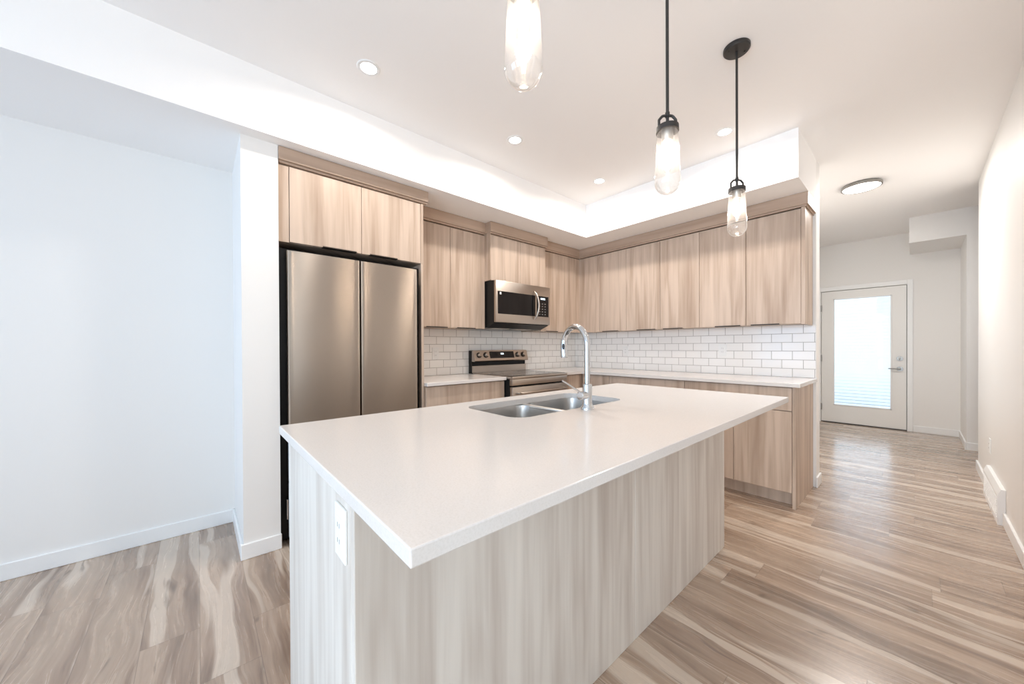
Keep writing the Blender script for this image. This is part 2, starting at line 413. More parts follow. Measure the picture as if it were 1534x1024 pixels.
bx(bm, -1.085, -1.013, YD-0.017, YD, 0, 2.105, 0.003, 1); bx(bm, -0.092, -0.036, YD-0.017, YD, 0, 2.105, 0.003, 1); bx(bm, -1.013, -0.092, YD-0.017, YD, 2.040, 2.105, 0.003, 1)
obj('door_casing', bm, M['trim'], droot)
bm = bmesh.new(); bx(bm, -1.012, -0.092, YD-0.005, YD+0.14, 0, 0.012)
jm = bmesh.new(); bx(jm, -1.0118, -0.985, YD+0.0495, YD+0.10, 0.0, 2.0418); bx(jm, -0.115, -0.0922, YD+0.0495, YD+0.10, 0.0, 2.0418); bx(jm, -1.0118, -0.0922, YD+0.0495, YD+0.10, 2.015, 2.0418)
obj('door_light_block', jm, M['blackmetal'], droot)  # black strips added behind the leaf to block daylight and keep its gap dark
obj('threshold', bm, mat('threshold_metal', (0.06, 0.05, 0.045), 0.4, 0.5), droot)
for z in (0.238, 0.999, 1.78):
    bm = bmesh.new(); tube(bm, [(-1.0085, YD-0.006, z-0.05), (-1.0085, YD-0.006, z+0.05)], 0.009, 10)
    obj('hinge', bm, M['nickel'], droot, True)
def ycyl(bm, x, z, y0, y1, r, seg=24):
    tube(bm, [(x, y0, z), (x, y1, z)], r, seg)
bm = bmesh.new(); ycyl(bm, -0.160, 0.862, ya, ya-0.012, 0.033); ycyl(bm, -0.160, 0.862, ya-0.01, ya-0.05, 0.011)
tube(bm, [(-0.155, ya-0.05, 0.862), (-0.18, ya-0.055, 0.863), (-0.23, ya-0.055, 0.866), (-0.272, ya-0.05, 0.866)], [0.012, 0.011, 0.009, 0.008])
obj('door_handle', bm, M['nickel'], leaf, True)
bm = bmesh.new(); ycyl(bm, -0.163, 1.008, ya, ya-0.014, 0.033); bx(bm, -0.170, -0.156, ya-0.034, ya-0.012, 0.99, 1.026, 0.003)
obj('deadbolt', bm, M['nickel'], leaf, True)

# ------------------------------------------------------------------ tiled backsplash
bs = obj('tile_backsplash', box(XL+0.001, XL+0.010, 1.3135, YB-0.011, 0.9215, 1.374), M['tile_y']); 
tag(bs, 'white subway tile backsplash on the left wall behind the stainless range', 'backsplash')
bs = obj('tile_backsplash', box(XL+0.011, XE-0.002, YB-0.010, YB-0.001, 0.9215, 1.374), M['tile_x'])
tag(bs, 'white subway tile backsplash on the back wall under the long row of upper cabinets', 'backsplash')

# ------------------------------------------------------------------ cabinetry
DT, GAP = 0.018, 0.0015
def door_x(parent, xf, y0, y1, z0, z1, pull=None, name='door', top=False):
    """door facing +x at x=xf; pull=(ya, yb)"""
    d = obj(name, box(xf-DT, xf, y0+GAP, y1-GAP, z0+GAP, z1-GAP, bev=0.0012, seg=1), M['wood'], parent)
    if pull:
        zz = z1 if top else z0; bm = bmesh.new()
        if top: bx(bm, xf-DT, xf+0.012, pull[0], pull[1], zz-0.001, zz+0.0015); bx(bm, xf+0.010, xf+0.012, pull[0], pull[1], zz-0.007, zz+0.0015)
        else: bx(bm, xf-DT, xf+0.012, pull[0], pull[1], zz-0.0015, zz+0.001); bx(bm, xf+0.010, xf+0.012, pull[0], pull[1], zz-0.0015, zz+0.007)
        obj('handle', bm, M['pull'], d)
    return d
def door_y(parent, yf, x0, x1, z0, z1, pull=None, name='door', top=False, m=None):
    d = obj(name, box(x0+GAP, x1-GAP, yf, yf+DT, z0+GAP, z1-GAP, bev=0.0012, seg=1), m or M['wood'], parent)
    if pull:
        zz = z1 if top else z0; bm = bmesh.new()
        if top: bx(bm, pull[0], pull[1], yf-0.012, yf+DT, zz-0.001, zz+0.0015); bx(bm, pull[0], pull[1], yf-0.012, yf-0.010, zz-0.007, zz+0.0015)
        else: bx(bm, pull[0], pull[1], yf-0.012, yf+DT, zz-0.0015, zz+0.001); bx(bm, pull[0], pull[1], yf-0.012, yf-0.010, zz-0.0015, zz+0.007)
        obj('handle', bm, M['pull'], d)
    return d
def crown_x(parent, xf, y0, y1, z0, ret0=None, ret1=None):
    bm = bmesh.new()
    bx(bm, xf-DT, xf+0.022, y0, y1, z0, BZ-0.002, 0.002, 1)
    bx(bm, xf-DT, xf+0.008, y0+0.004, y1-0.004, z0-0.013, z0, 0.001, 1)
    if ret0 is not None: bx(bm, ret0, xf-DT, y0, y0+0.022, z0, BZ-0.002)
    if ret1 is not None: bx(bm, ret1, xf-DT, y1-0.022, y1, z0, BZ-0.002)
    return obj('crown_molding', bm, M['crown'], parent)

# over-fridge cabinet with its tall gable
XFR = -2.545
t = thing('fridge_cabinet', 'deep wood-grain cabinet above the refrigerator with a tall side panel reaching the floor', 'cabinet', (XFR-0.2, 0.84, 0))
bm = bmesh.new(); bx(bm, XL+0.001, XFR-DT-0.001, 0.369, 1.310, 1.838, 2.31)
obj('carcass', bm, M['wood'], t)
obj('side_panel', box(XL+0.001, XFR, 1.292, 1.312, 0.0, 1.837, bev=0.001, seg=1), M['wood'], t)
obj('filler_strip', box(XFR-DT, XFR-0.003, 0.369, 0.422, 1.836, 2.295), M['wood'], t)
door_x(t, XFR, 0.424, 0.850, 1.838, 2.297, (0.605, 0.813))
door_x(t, XFR, 0.850, 1.289, 1.838, 2.297, (0.902, 1.10))
obj('edge_strip', box(XFR-DT, XFR, 1.290, 1.312, 1.836, 2.30), M['wood'], t)
crown_x(t, XFR, 0.368, 1.345, 2.318, None, -2.788)

# uppers on the left wall
XU, UZ0, UZ1 = -2.815, 1.370, 2.282
t = thing('upper_cabinet', 'tall two-door upper cabinet between the refrigerator and the microwave', 'cabinet', (XU-0.15, 1.72, UZ0), 'tall upper cabinets')
obj('carcass', box(XL+0.001, XU-DT-0.001, 1.314, 2.103, UZ0+0.006, UZ1+0.005), M['wood'], t)
door_x(t, XU, 1.314, 1.718, UZ0, UZ1, (1.47, 1.68)); door_x(t, XU, 1.718, 2.104, UZ0, UZ1, (1.78, 1.984))
XM = -2.73
t = thing('microwave_cabinet', 'shallow two-door cabinet directly above the microwave, standing proud of its neighbours', 'cabinet', (XM-0.15, 2.49, 1.83))
obj('carcass', box(XL+0.001, XM-DT-0.001, 2.114, 2.874, 1.846, UZ1+0.005), M['wood'], t)
obj('side_panel', box(XL+0.002, XM, 2.1045, 2.1135, 1.838, 2.30), M['wood'], t)
door_x(t, XM, 2.114, 2.498, 1.838, 2.276, (2.28, 2.462)); door_x(t, XM, 2.498, 2.874, 1.838, 2.276, (2.54, 2.706))
crown_x(t, XM, 2.098, 2.890, 2.300, XU+0.0, XU+0.0)
YU = 3.575
t = thing('upper_cabinet', 'narrow corner upper cabinet to the right of the microwave on the left wall', 'cabinet', (XU-0.15, 3.2, UZ0), 'tall upper cabinets')
obj('carcass', box(XL+0.001, XU-DT-0.001, 2.880, YU+0.10, UZ0+0.006, UZ1+0.005), M['wood'], t)
obj('side_panel', box(XL+0.011, XU-DT-0.001, 2.876, 2.880, UZ0, 1.84), M['wood'], t)
door_x(t, XU, 2.879, 3.300, UZ0, UZ1, (2.96, 3.16))
obj('filler_strip', box(XU-DT, XU-0.001, 3.302, YU+DT, UZ0, UZ1), M['wood'], t)
# uppers on the back wall
xs = [-2.512, -2.160, -1.769, -1.383, -0.994, -0.612]
pulls = [(-2.47, -2.26), (-2.03, -1.817), (-1.735, -1.536), (-1.242, -1.035), (-0.955, -0.753)]
labs = ['single-door upper cabinet at the inside corner of the back wall', 'two-door upper cabinet in the middle of the back wall row',
        'two-door upper cabinet at the free right end of the back wall row']
sets = [(0,), (1, 2), (3, 4)]
for lab, s in zip(labs, sets):
    xa, xb = xs[s[0]], xs[s[-1]+1]
    if s[0] == 0: xa = XU+0.001
    t = thing('upper_cabinet', lab, 'cabinet', ((xa+xb)/2, YU+0.15, UZ0), 'tall upper cabinets')
    obj('carcass', box(max(xa, XU+0.002)+0.001, xb-0.001, YU+DT+0.001, YB-0.012, UZ0+0.006, UZ1+0.005), M['wood'], t)
    for k in s: door_y(t, YU, xs[k], xs[k+1], UZ0, UZ1, pulls[k])
    if s[0] == 0: obj('filler_strip', box(XU, xs[0]-0.001, YU+0.001, YU+DT, UZ0, UZ1), M['wood'], t)
    if s[0] == 3: obj('end_panel', box(xb+0.001, -0.586, YU-0.004, YB-0.012, UZ0-0.004, 2.289, bev=0.001, seg=1), M['wood'], t)
# crown running over the tall uppers
bm = bmesh.new(); z0c = 2.304
bx(bm, XU-DT, XU+0.022, 1.3125, 2.097, z0c, BZ-0.002); bx(bm, XU-DT, XU+0.022, 2.891, YU+0.02, z0c, BZ-0.002)
bx(bm, XU+0.022, -0.566+0.002, YU-0.022, YU+DT, z0c, BZ-0.002); bx(bm, -0.584, -0.564, YU+DT, YB-0.001, z0c, BZ-0.002)
bx(bm, XU-DT, XU+0.008, 1.3125, 2.097, z0c-0.014, z0c); bx(bm, XU-DT, XU+0.008, 2.891, YU, z0c-0.014, z0c)
bx(bm, XU+0.008, -0.577, YU-0.008, YU+DT, z0c-0.014, z0c); bx(bm, -0.585, -0.577, YU+DT, YB-0.001, z0c-0.014, z0c)
tag(obj('crown_molding', bm, M['crown']), 'wood-grain crown molding along the tops of the tall upper cabinets, turning the corner', 'molding')

# base cabinets
XBF, YBF = -2.525, 3.238
CT = 0.92; CB = 0.892
def base_x(label, y0, y1, cols, plain=False):
    t = thing('base_cabinet', label, 'cabinet', (XBF-0.3, (y0+y1)/2, 0), 'base cabinets along the walls')
    obj('carcass', box(XL+0.001, XBF-DT-0.001, y0+0.001, y1-0.001, 0.105, CB-0.001), M['wood'], t)
    obj('toe_kick', box(XL+0.1, XBF-0.07, y0+0.001, y1-0.001, 0.0, 0.104), M['wood'], t)
    for a, b in cols:
        door_x(t, XBF, a, b, 0.713, CB-0.006, name='drawer'); door_x(t, XBF, a, b, 0.112, 0.710, (a+0.03, a+0.23), top=True)
    return t
base_x('base cabinet under the short counter between refrigerator and range', 1.314, 2.108, [(1.316, 2.106)])
t = base_x('corner base cabinet just right of the range under the left wall counter', 2.884, YB-0.012, [(2.886, 3.19)])
segs = [(-2.44, -2.16, (-2.16,)), (-2.16, -1.379, ()), (-1.379, -0.607, ())]
blabs = ['narrow base cabinet at the inside corner under the back wall counter', 'base cabinet in the middle of the back wall counter, behind the island',
         'base cabinet at the free right end of the back wall counter']
for k, ((x0, x1, _), lab) in enumerate(zip(segs, blabs)):
    t = thing('base_cabinet', lab, 'cabinet', ((x0+x1)/2, YBF+0.3, 0), 'base cabinets along the walls')
    xa = XBF+0.002 if k == 0 else x0
    obj('carcass', box(xa+0.001, x1-0.001, YBF+DT+0.001, YB-0.012, 0.105, CB-0.001), M['wood'], t)
    obj('toe_kick', box(xa+0.001, x1-0.001, 3.325, YB-0.1, 0.0, 0.104), M['wood'], t)
    door_y(t, YBF, x0, x1, 0.713, CB-0.006, name='drawer')
    if k == 0: door_y(t, YBF, x0, x1, 0.112, 0.710, (x0+0.03, x1-0.03), top=True)
    else:
        xm = (x0+x1)/2 if k == 1 else -0.990
        door_y(t, YBF, x0, xm, 0.112, 0.710, (xm-0.22, xm-0.03), top=True); door_y(t, YBF, xm, x1, 0.112, 0.710, (xm+0.03, xm+0.22), top=True)
    if k == 2: obj('end_panel', box(-0.606, -0.585, YBF, YB-0.001, 0.0, CB-0.001, bev=0.001, seg=1), M['wood'], t)

# counters
o = obj('countertop', box(XL+0.011, XBF+0.025, 1.314, 2.112, CB, CT, bev=0.002, seg=1), M['quartz'])
tag(o, 'short white quartz countertop between the refrigerator and the range', 'countertop')
bm = bmesh.new()
prism(bm, [(XL+0.011, 2.882), (XBF+0.025, 2.882), (XBF+0.025, YBF-0.026), (-0.556, YBF-0.026), (-0.556, YB-0.011), (XL+0.011, YB-0.011)], 'z', CB, CT)
bmesh.ops.bevel(bm, geom=[e for e in bm.edges if abs(e.verts[0].co.z-CT) < 1e-5 and abs(e.verts[1].co.z-CT) < 1e-5], offset=0.002, segments=1, affect='EDGES')
tag(obj('countertop', bm, M['quartz']), 'L-shaped white quartz countertop turning the corner beneath the white tile backsplash', 'countertop')

# ------------------------------------------------------------------ island
IX0, IX1, IY0, IY1 = -1.495, -0.4546, 0.2127, 2.348
PX0, PX1, PY0, PY1 = -1.452, -0.762, 0.235, 2.334
t = thing('kitchen_island', 'pale wood-grain kitchen island body in the foreground, panelled to the floor', 'island', ((PX0+PX1)/2, (PY0+PY1)/2, 0))
obj('back_panel', box(PX1-0.02, PX1, PY0, 1.3240, 0, CB-0.001, bev=0.0025, seg=2), M['isl'], t)
obj('back_panel', box(PX1-0.02, PX1, 1.3255, PY1, 0, CB-0.001, bev=0.0025, seg=2), M['isl'], t)
obj('end_panel', box(PX0, PX1-0.0205, PY0, PY0+0.02, 0, CB-0.001, bev=0.0015, seg=1), M['isl'], t)
obj('end_panel', box(PX0, PX1-0.021, PY1-0.02, PY1, 0, CB-0.001, bev=0.0015, seg=1), M['isl'], t)
obj('toe_kick', box(PX0+0.07, PX0+0.085, PY0+0.021, PY1-0.021, 0, 0.10), M['isl'], t)
obj('cabinet_floor', box(PX0+0.022, PX1-0.021, PY0+0.021, PY1-0.021, 0.101, 0.118), M['isl'], t)
ys = [PY0+0.022, 0.86, 1.27, 1.68, PY1-0.022]
for a, b in zip(ys, ys[1:]):
    obj('door', box(PX0, PX0+DT, a+GAP, b-GAP, 0.112, 0.880, bev=0.001, seg=1), M['isl'], t)
top = obj('countertop', box(IX0, IX1, IY0, IY1, CB, CT, bev=0.0025, seg=2), M['quartz'])
tag(top, 'large white quartz island countertop with an undermount sink cut into it', 'countertop')
SX0, SX1, SY0, SY1 = -1.385, -1.005, 0.905, 1.655
bm = bmesh.new(); prism(bm, rrect(SX0, SX1, SY0, SY1, 0.07), 'z', CB-0.05, CT+0.05); cut(top, bm)

# undermount sink with two bowls
t = thing('kitchen_sink', 'stainless steel double-bowl undermount sink in the island countertop', 'sink', ((SX0+SX1)/2, (SY0+SY1)/2, 0.69))
def bowl(y0, y1):
    bm = bmesh.new(); x0, x1 = SX0-0.006, SX1+0.006
    lv = [(-0.012, 0.8905, 0.075), (0.0, 0.8905, 0.07), (0.004, 0.86, 0.07), (0.008, 0.74, 0.07), (0.016, 0.712, 0.07), (0.04, 0.700, 0.06)]
    rings = []
    for ins, z, r in lv:
        rings.append([bm.verts.new((px, py, z)) for px, py in rrect(x0+ins, x1-ins, y0+ins, y1-ins, r, 8)])
    n = len(rings[0])
    for a, b in zip(rings, rings[1:]):
        for i in range(n): bm.faces.new((a[i], a[(i+1) % n], b[(i+1) % n], b[i]))
    bm.faces.new(rings[-1])
    bmesh.ops.solidify(bm, geom=bm.faces[:], thickness=0.0012)
    o = obj('bowl', bm, M['sink'], t, True)
    bm = bmesh.new(); cxx, cyy = (x0+x1)/2, (y0+y1)/2
    lathe(bm, [(0.0, 0.7025), (0.028, 0.7025), (0.032, 0.7045), (0.045, 0.7035), (0.046, 0.7012)], cxx, cyy, 28)
    obj('drain', bm, M['chrome'], o, True)
ymid = 1.285
bowl(SY0-0.006, ymid-0.012); bowl(ymid+0.012, SY1+0.006)
obj('divider', box(SX0+0.003, SX1-0.003, ymid-0.0135, ymid+0.0135, 0.876, 0.8945, bev=0.005), M['sink'], t, True)

# faucet
FX, FY = -0.960, 1.272
t = thing('faucet', 'tall chrome gooseneck pull-down faucet standing behind the island sink', 'faucet', (FX, FY, CT))
bm = bmesh.new()
lathe(bm, [(0, CT), (0.029, CT), (0.029, CT+0.008), (0.0235, CT+0.016), (0.0205, CT+0.03), (0.0205, CT+0.106), (0.0190, CT+0.110), (0.0140, CT+0.112), (0, CT+0.112)], FX, FY, 32)
obj('body', bm, M['chrome'], t, True)
dx, dy = -0.970, 0.243                                  # heading of the spout
reach, ztop = 0.176, 1.298
R = reach/2; zc = ztop-R-0.0
pth = [(FX, FY, CT+0.108)]
for i in range(0, 33):
    a = PI-PI*i/32*1.04
    h = R+R*math.cos(a); pth.append((FX+dx*h, FY+dy*h, zc-0.013+R*math.sin(a)))
bm = bmesh.new(); tube(bm, pth[:-4], 0.0130, 20)
obj('spout', bm, M['chrome'], t, True)
e = Vector(pth[-5]); e2 = Vector(pth[-1]); dd = (e2-e).normalized()
p0 = e; p1 = Vector((e2.x, e2.y, e2.z)); p2 = p1+Vector((dx*-0.004, dy*-0.004, -0.040))
bm = bmesh.new(); tube(bm, [p0+(p0-p1)*0.2, p0, p1, p1.lerp(p2, 0.5), p2, p2+Vector((0, 0, -0.006))], [0.0132, 0.0150, 0.0158, 0.0165, 0.0168, 0.0150], 20)
sh = obj('spray_head', bm, M['chrome'], t, True)
# dark button on the side of the spray head that faces the room
side = Vector((-dy, dx, 0))*1.0
pb = p1.lerp(p2, 0.1)+Vector((0, 0, 0.012))
bm = bmesh.new(); out = Vector((0.55, -0.83, 0)).normalized()
bmesh.ops.create_uvsphere(bm, u_segments=16, v_segments=10, radius=1.0)
tv = Vector((0, 0, 1)).cross(out).normalized()
for v in bm.verts:
    c = v.co.copy(); v.co = pb+out*(0.0145+c.x*0.004)+tv*(c.y*0.006)+Vector((0, 0, 1))*(c.z*0.017)
obj('spray_button', bm, M['rubber'], sh, True)
bm = bmesh.new(); tube(bm, [(FX, FY-0.012, CT+0.062), (FX, FY-0.05, CT+0.062), (FX, FY-0.053, CT+0.062)], [0.0185, 0.0185, 0.015], 24)
hub = obj('handle', bm, M['chrome'], t, True)
bm = bmesh.new(); tube(bm, [(FX-0.002, FY-0.046, CT+0.076), (FX-0.02, FY-0.085, CT+0.105), (FX-0.034, FY-0.128, CT+0.131)], [0.0048, 0.0044, 0.0040], 12)
obj('lever', bm, M['chrome'], hub, True)

# electrical outlets
def outlet(label, origin, ax, group=None, m='plastic'):
    """plate facing -y (ax='y') or +x / -x (ax='x' / 'X')"""
    t = thing('electrical_outlet', label, 'outlet', origin, group)
    ox, oy, oz = origin
    def pl(a0, a1, d0, d1, z0, z1, bev=0.0):
        if ax == 'y': return box(ox+a0, ox+a1, oy-d1, oy-d0, oz+z0, oz+z1, bev=bev, seg=2)
        if ax == 'x': return box(ox+d0, ox+d1, oy+a0, oy+a1, oz+z0, oz+z1, bev=bev, seg=2)
        return box(ox-d1, ox-d0, oy+a0, oy+a1, oz+z0, oz+z1, bev=bev, seg=2)
    obj('cover_plate', pl(-0.036, 0.036, 0, 0.006, -0.058, 0.058, 0.002), M[m], t)
    f = obj('receptacle', pl(-0.017, 0.017, 0.0055, 0.0085, -0.034, 0.034, 0.001), M[m], t)
    for zz in (-0.017, 0.017):
        for aa in (-0.007, 0.006): obj('slot', pl(aa, aa+0.0016, 0.0083, 0.0088, zz-0.005, zz+0.005), M['slot'], f)
    return t
outlet('white outlet plate on the near end panel of the island', (-0.838, PY0, 0.790), 'y')
outlet('white outlet on the back wall tiles, the one nearer the hallway', (-1.281, YB-0.010, 1.155), 'y')
outlet('white outlet on the back wall tiles, the one nearer the corner behind the faucet', (-2.353, YB-0.010, 1.14), 'y')
outlet('white outlet on the left wall tiles between refrigerator and range', (XL+0.010, 1.735, 1.135), 'x')
outlet('small white outlet low on the right hallway wall above the vent cover', (XR, 4.71, 0.39), 'X')

# floor-level vent cover on the right wall
t = thing('vent_cover', 'white rectangular baseboard vent cover low on the right wall', 'vent cover', (XR-0.01, 4.33, 0))
bm = bmesh.new(); prism(bm, [(XR-0.001, 0.0), (XR-0.034, 0.0), (XR-0.034, 0.195), (XR-0.020, 0.235), (XR-0.001, 0.235)], 'y', 3.958, 4.706)
obj('cover', bm, M['trim'], t)
bm = bmesh.new()
for i in range(9): bx(bm, XR-0.0365, XR-0.0335, 3.985, 4.68, 0.035+i*0.016, 0.043+i*0.016)
obj('louvers', bm, M['trim'], t)

# ------------------------------------------------------------------ refrigerator
FRX = -2.498
t = thing('refrigerator', 'large stainless steel french-door refrigerator in a black surround', 'refrigerator', (-2.85, 0.83, 0))
obj('body', box(XL+0.02, FRX-0.082, 0.372, 1.286, 0.02, 1.805, bev=0.004), M['black'], t)
def fdoor(name, y0, y1, z0, z1):
    """door with rounded vertical edges and a slightly bowed face"""
    bm = bmesh.new(); n = 120; w = y1-y0; pts = []
    for i in range(n+1):
        s = i/n; y = y0+w*s; d = min(s, 1-s)*w
        x = FRX-0.0015*(2*s-1)**2-0.004*math.exp(-d/0.011)
        if d < 0.006: x -= 0.006-math.sqrt(max(0, 0.006**2-(0.006-d)**2))
        pts.append((x, y))
    pts += [(FRX-0.075, y1), (FRX-0.075, y0)]
    prism(bm, pts, 'z', z0, z1)
    return obj(name, bm, M['fridge'], t, True)
fdoor('door', 0.404, 0.8225, 0.735, 1.778); fdoor('door', 0.8275, 1.2385, 0.735, 1.778)
d1 = fdoor('freezer_drawer', 0.404, 1.2385, 0.395, 0.725); d2 = fdoor('freezer_drawer', 0.404, 1.2385, 0.06, 0.385)
for d, z in ((d1, 0.70), (d2, 0.36)):
    bm = bmesh.new(); tube(bm, [(FRX+0.002, 0.50, z), (FRX+0.038, 0.50, z), (FRX+0.038, 1.14, z), (FRX+0.002, 1.14, z)], 0.009, 10)
    obj('handle', bm, M['steel'], d, True)
obj('hinge_cover', box(FRX-0.07, FRX-0.012, 0.395, 0.4025, 0.165, 0.285, bev=0.002), M['chrome'], t)
obj('toe_grille', box(FRX-0.09, FRX-0.02, 0.42, 1.22, 0.0, 0.055), M['black'], t)

# ------------------------------------------------------------------ microwave
MX = -2.662
t = thing('microwave', 'stainless over-the-range microwave with black glass window', 'microwave', (-2.9, 2.49, 1.43))
Y1m, Y2m, ZM0, ZM1 = 2.117, 2.871, 1.432, 1.834
bm = bmesh.new(); prism(bm, [(XL+0.012, 1.385), (XL+0.012, ZM1), (MX-0.03, ZM1), (MX-0.03, 1.425), (-2.80, 1.385)], 'y', Y1m, Y2m)
obj('body', bm, M['black'], t)
fr = obj('front', box(MX-0.028, MX, Y1m, Y2m, ZM0, ZM1, bev=0.004), M['steel'], t, True)
obj('window', box(MX-0.002, MX+0.002, 2.142, 2.648, 1.514, 1.732, bev=0.001, seg=1), M['glassblack'], t)
cp = obj('control_panel', box(MX-0.002, MX+0.0025, 2.668, 2.846, 1.514, 1.732, bev=0.001, seg=1), M['glassblack'], t)
bm = bmesh.new()
for i in range(4): bx(bm, MX+0.0024, MX+0.003, 2.725+i*0.018, 2.737+i*0.018, 1.695, 1.713)
obj('display', bm, M['digits'], cp)
mk = mat('keypad_print', (0.22, 0.21, 0.2), 0.4)
for i in range(3):
    for j in range(5): obj('key', box(MX+0.0024, MX+0.003, 2.70+i*0.042, 2.716+i*0.042, 1.535+j*0.028, 1.543+j*0.028), mk, cp)
bm = bmesh.new(); hp = []
for i in range(13):
    s = i/12; hp.append((MX+0.008+0.045*math.sin(PI*s)**0.7, 2.630+0.018*math.sin(PI*s), 1.478+0.295*s))
tube(bm, hp, [0.007]+[0.010]*11+[0.007], 12)
obj('handle', bm, M['steel'], t, True)
obj('sticker', box(MX+0.0021, MX+0.003, 2.165, 2.185, 1.700, 1.722), M['plastic'], t)
bm = bmesh.new()
for i in range(2): bx(bm, -2.98, -2.84, 2.22+i*0.32, 2.44+i*0.32, 1.381, 1.3855)
obj('grease_filter', bm, M['steel'], t)

# ------------------------------------------------------------------ range
t = thing('electric_range', 'stainless freestanding electric range with knobs on its backguard', 'stove', (-2.77, 2.497, 0))
RY0, RY1, RXF = 2.1175, 2.8775, -2.425
obj('body', box(XL+0.012, RXF-0.045, RY0, RY1, 0.03, 0.900), M['black'], t)
top = obj('cooktop', box(-3.05, RXF, RY0, RY1, 0.901, 0.926, bev=0.004), M['steel'], t, True)
gl = obj('glass_surface', box(-3.04, RXF-0.022, RY0+0.012, RY1-0.012, 0.9255, 0.9285, bev=0.001, seg=1), M['cooktop'], top)
for cx_, cy_, r_ in ((-2.60, 2.30, 0.10), (-2.60, 2.69, 0.075), (-2.87, 2.30, 0.075), (-2.87, 2.69, 0.10)):
    bm = bmesh.new(); lathe(bm, [(r_-0.004, 0.9286), (r_-0.004, 0.9290), (r_, 0.9290), (r_, 0.9286)], cx_, cy_, 40)
    obj('burner_ring', bm, M['burner'], top)
obj('front_rail', box(RXF-0.043, RXF-0.004, RY0+0.001, RY1-0.001, 0.842, 0.900, bev=0.003), M['steel'], t, True)
od = obj('oven_door', box(RXF-0.043, RXF-0.002, RY0+0.003, RY1-0.003, 0.215, 0.828, bev=0.004), M['steel'], t, True)
obj('window', box(RXF-0.004, RXF, RY0+0.09, RY1-0.09, 0.36, 0.68, bev=0.001, seg=1), M['glassblack'], od)
bm = bmesh.new(); tube(bm, [(RXF-0.004, RY0+0.06, 0.775), (RXF+0.045, RY0+0.06, 0.775), (RXF+0.05, RY0+0.075, 0.775), (RXF+0.05, RY1-0.075, 0.775), (RXF+0.045, RY1-0.06, 0.775), (RXF-0.004, RY1-0.06, 0.775)], 0.011, 12)
obj('handle', bm, M['steel'], od, True)
obj('drawer', box(RXF-0.043, RXF-0.004, RY0+0.003, RY1-0.003, 0.04, 0.205, bev=0.004), M['steel'], t, True)
bg_ = obj('backguard', box(XL+0.013, -3.068, RY0+0.004, RY1-0.004, 0.903, 1.158), M['black'], t)
obj('lower_panel', box(-3.068, -3.052, RY0+0.004, RY1-0.004, 0.927, 0.998, bev=0.002), M['steel'], bg_)
bm = bmesh.new(); prism(bm, [(-3.068, 1.045), (-3.022, 1.042), (-3.012, 1.052), (-3.044, 1.160), (-3.100, 1.162), (-3.100, 1.150), (-3.068, 1.150)], 'y', RY0+0.004, RY1-0.004)
cpn = obj('control_panel', bm, M['steel'], t, True)
nrm = Vector((0.108, 0, 0.032)).normalized(); upv = Vector((-0.032, 0, 0.108)).normalized()
def on_panel(u, s): return Vector((-3.028, 0, 1.106))+upv*u+Vector((0, s, 0))
def slab(bm, y0, y1, u0, u1, n0, n1):
    vs = [on_panel(u, y)+nrm*n for n in (n0, n1) for u, y in ((u0, y0), (u0, y1), (u1, y1), (u1, y0))]
    V = [bm.verts.new(v) for v in vs]
    for f in ((0, 1, 2, 3), (7, 6, 5, 4), (0, 4, 5, 1), (1, 5, 6, 2), (2, 6, 7, 3), (3, 7, 4, 0)): bm.faces.new([V[i] for i in f])
bm = bmesh.new(); slab(bm, 2.325, 2.665, -0.032, 0.042, -0.001, 0.003)
dp = obj('display', bm, M['glassblack'], cpn)
bm = bmesh.new()
for i in range(3): slab(bm, 2.476+i*0.015, 2.486+i*0.015, 0.008, 0.024, 0.0028, 0.0036)
obj('digits', bm, M['digits'], dp)
for yk in (2.185, 2.272, 2.722, 2.806):
    c0 = on_panel(0.004, yk); bm = bmesh.new()
    tube(bm, [c0-nrm*0.002, c0+nrm*0.006], 0.030, 24)
    k = obj('knob', bm, M['blackmetal'], cpn, True)
    bm = bmesh.new(); tube(bm, [c0+nrm*0.006, c0+nrm*0.028, c0+nrm*0.030], [0.0225, 0.020, 0.018], 24)
    vv = [c0+nrm*0.030, ]
    obj('knob_cap', bm, M['steel'], k, True)

# ------------------------------------------------------------------ lamps
def recessed(loc, label):
    t = thing('recessed_light', label, 'ceiling light', loc, 'recessed lights')
    x, y, z = loc
    bm = bmesh.new(); lathe(bm, [(0.043, z-0.0005), (0.043, z-0.004), (0.058, z-0.004), (0.062, z-0.0005)], x, y, 32)
    obj('trim_ring', bm, M['trim'], t, True)
    bm = bmesh.new(); lathe(bm, [(0, z-0.002), (0.0435, z-0.002), (0.0435, z-0.001)], x, y, 32)
    obj('lens', bm, M['lens'], t)
    area_light('recessed_bulb', (x, y, z-0.006), (0, 0, 0), 0.085, 0.085, SPOT_POWER, WARM, t, 'DISK', math.radians(165))
    return t
r0 = recessed((-2.04, 0.725, CZ), 'glowing recessed ceiling light above the refrigerator side, nearest the camera')
dup(r0, (-2.02, 1.80, CZ), 'glowing recessed ceiling light above the aisle before the microwave')
dup(r0, (-1.995, 2.84, CZ), 'glowing recessed ceiling light nearest the inside corner of the bulkhead')
dup(r0, (-0.935, 2.88, CZ), 'glowing recessed ceiling light near the right end of the back upper cabinets')

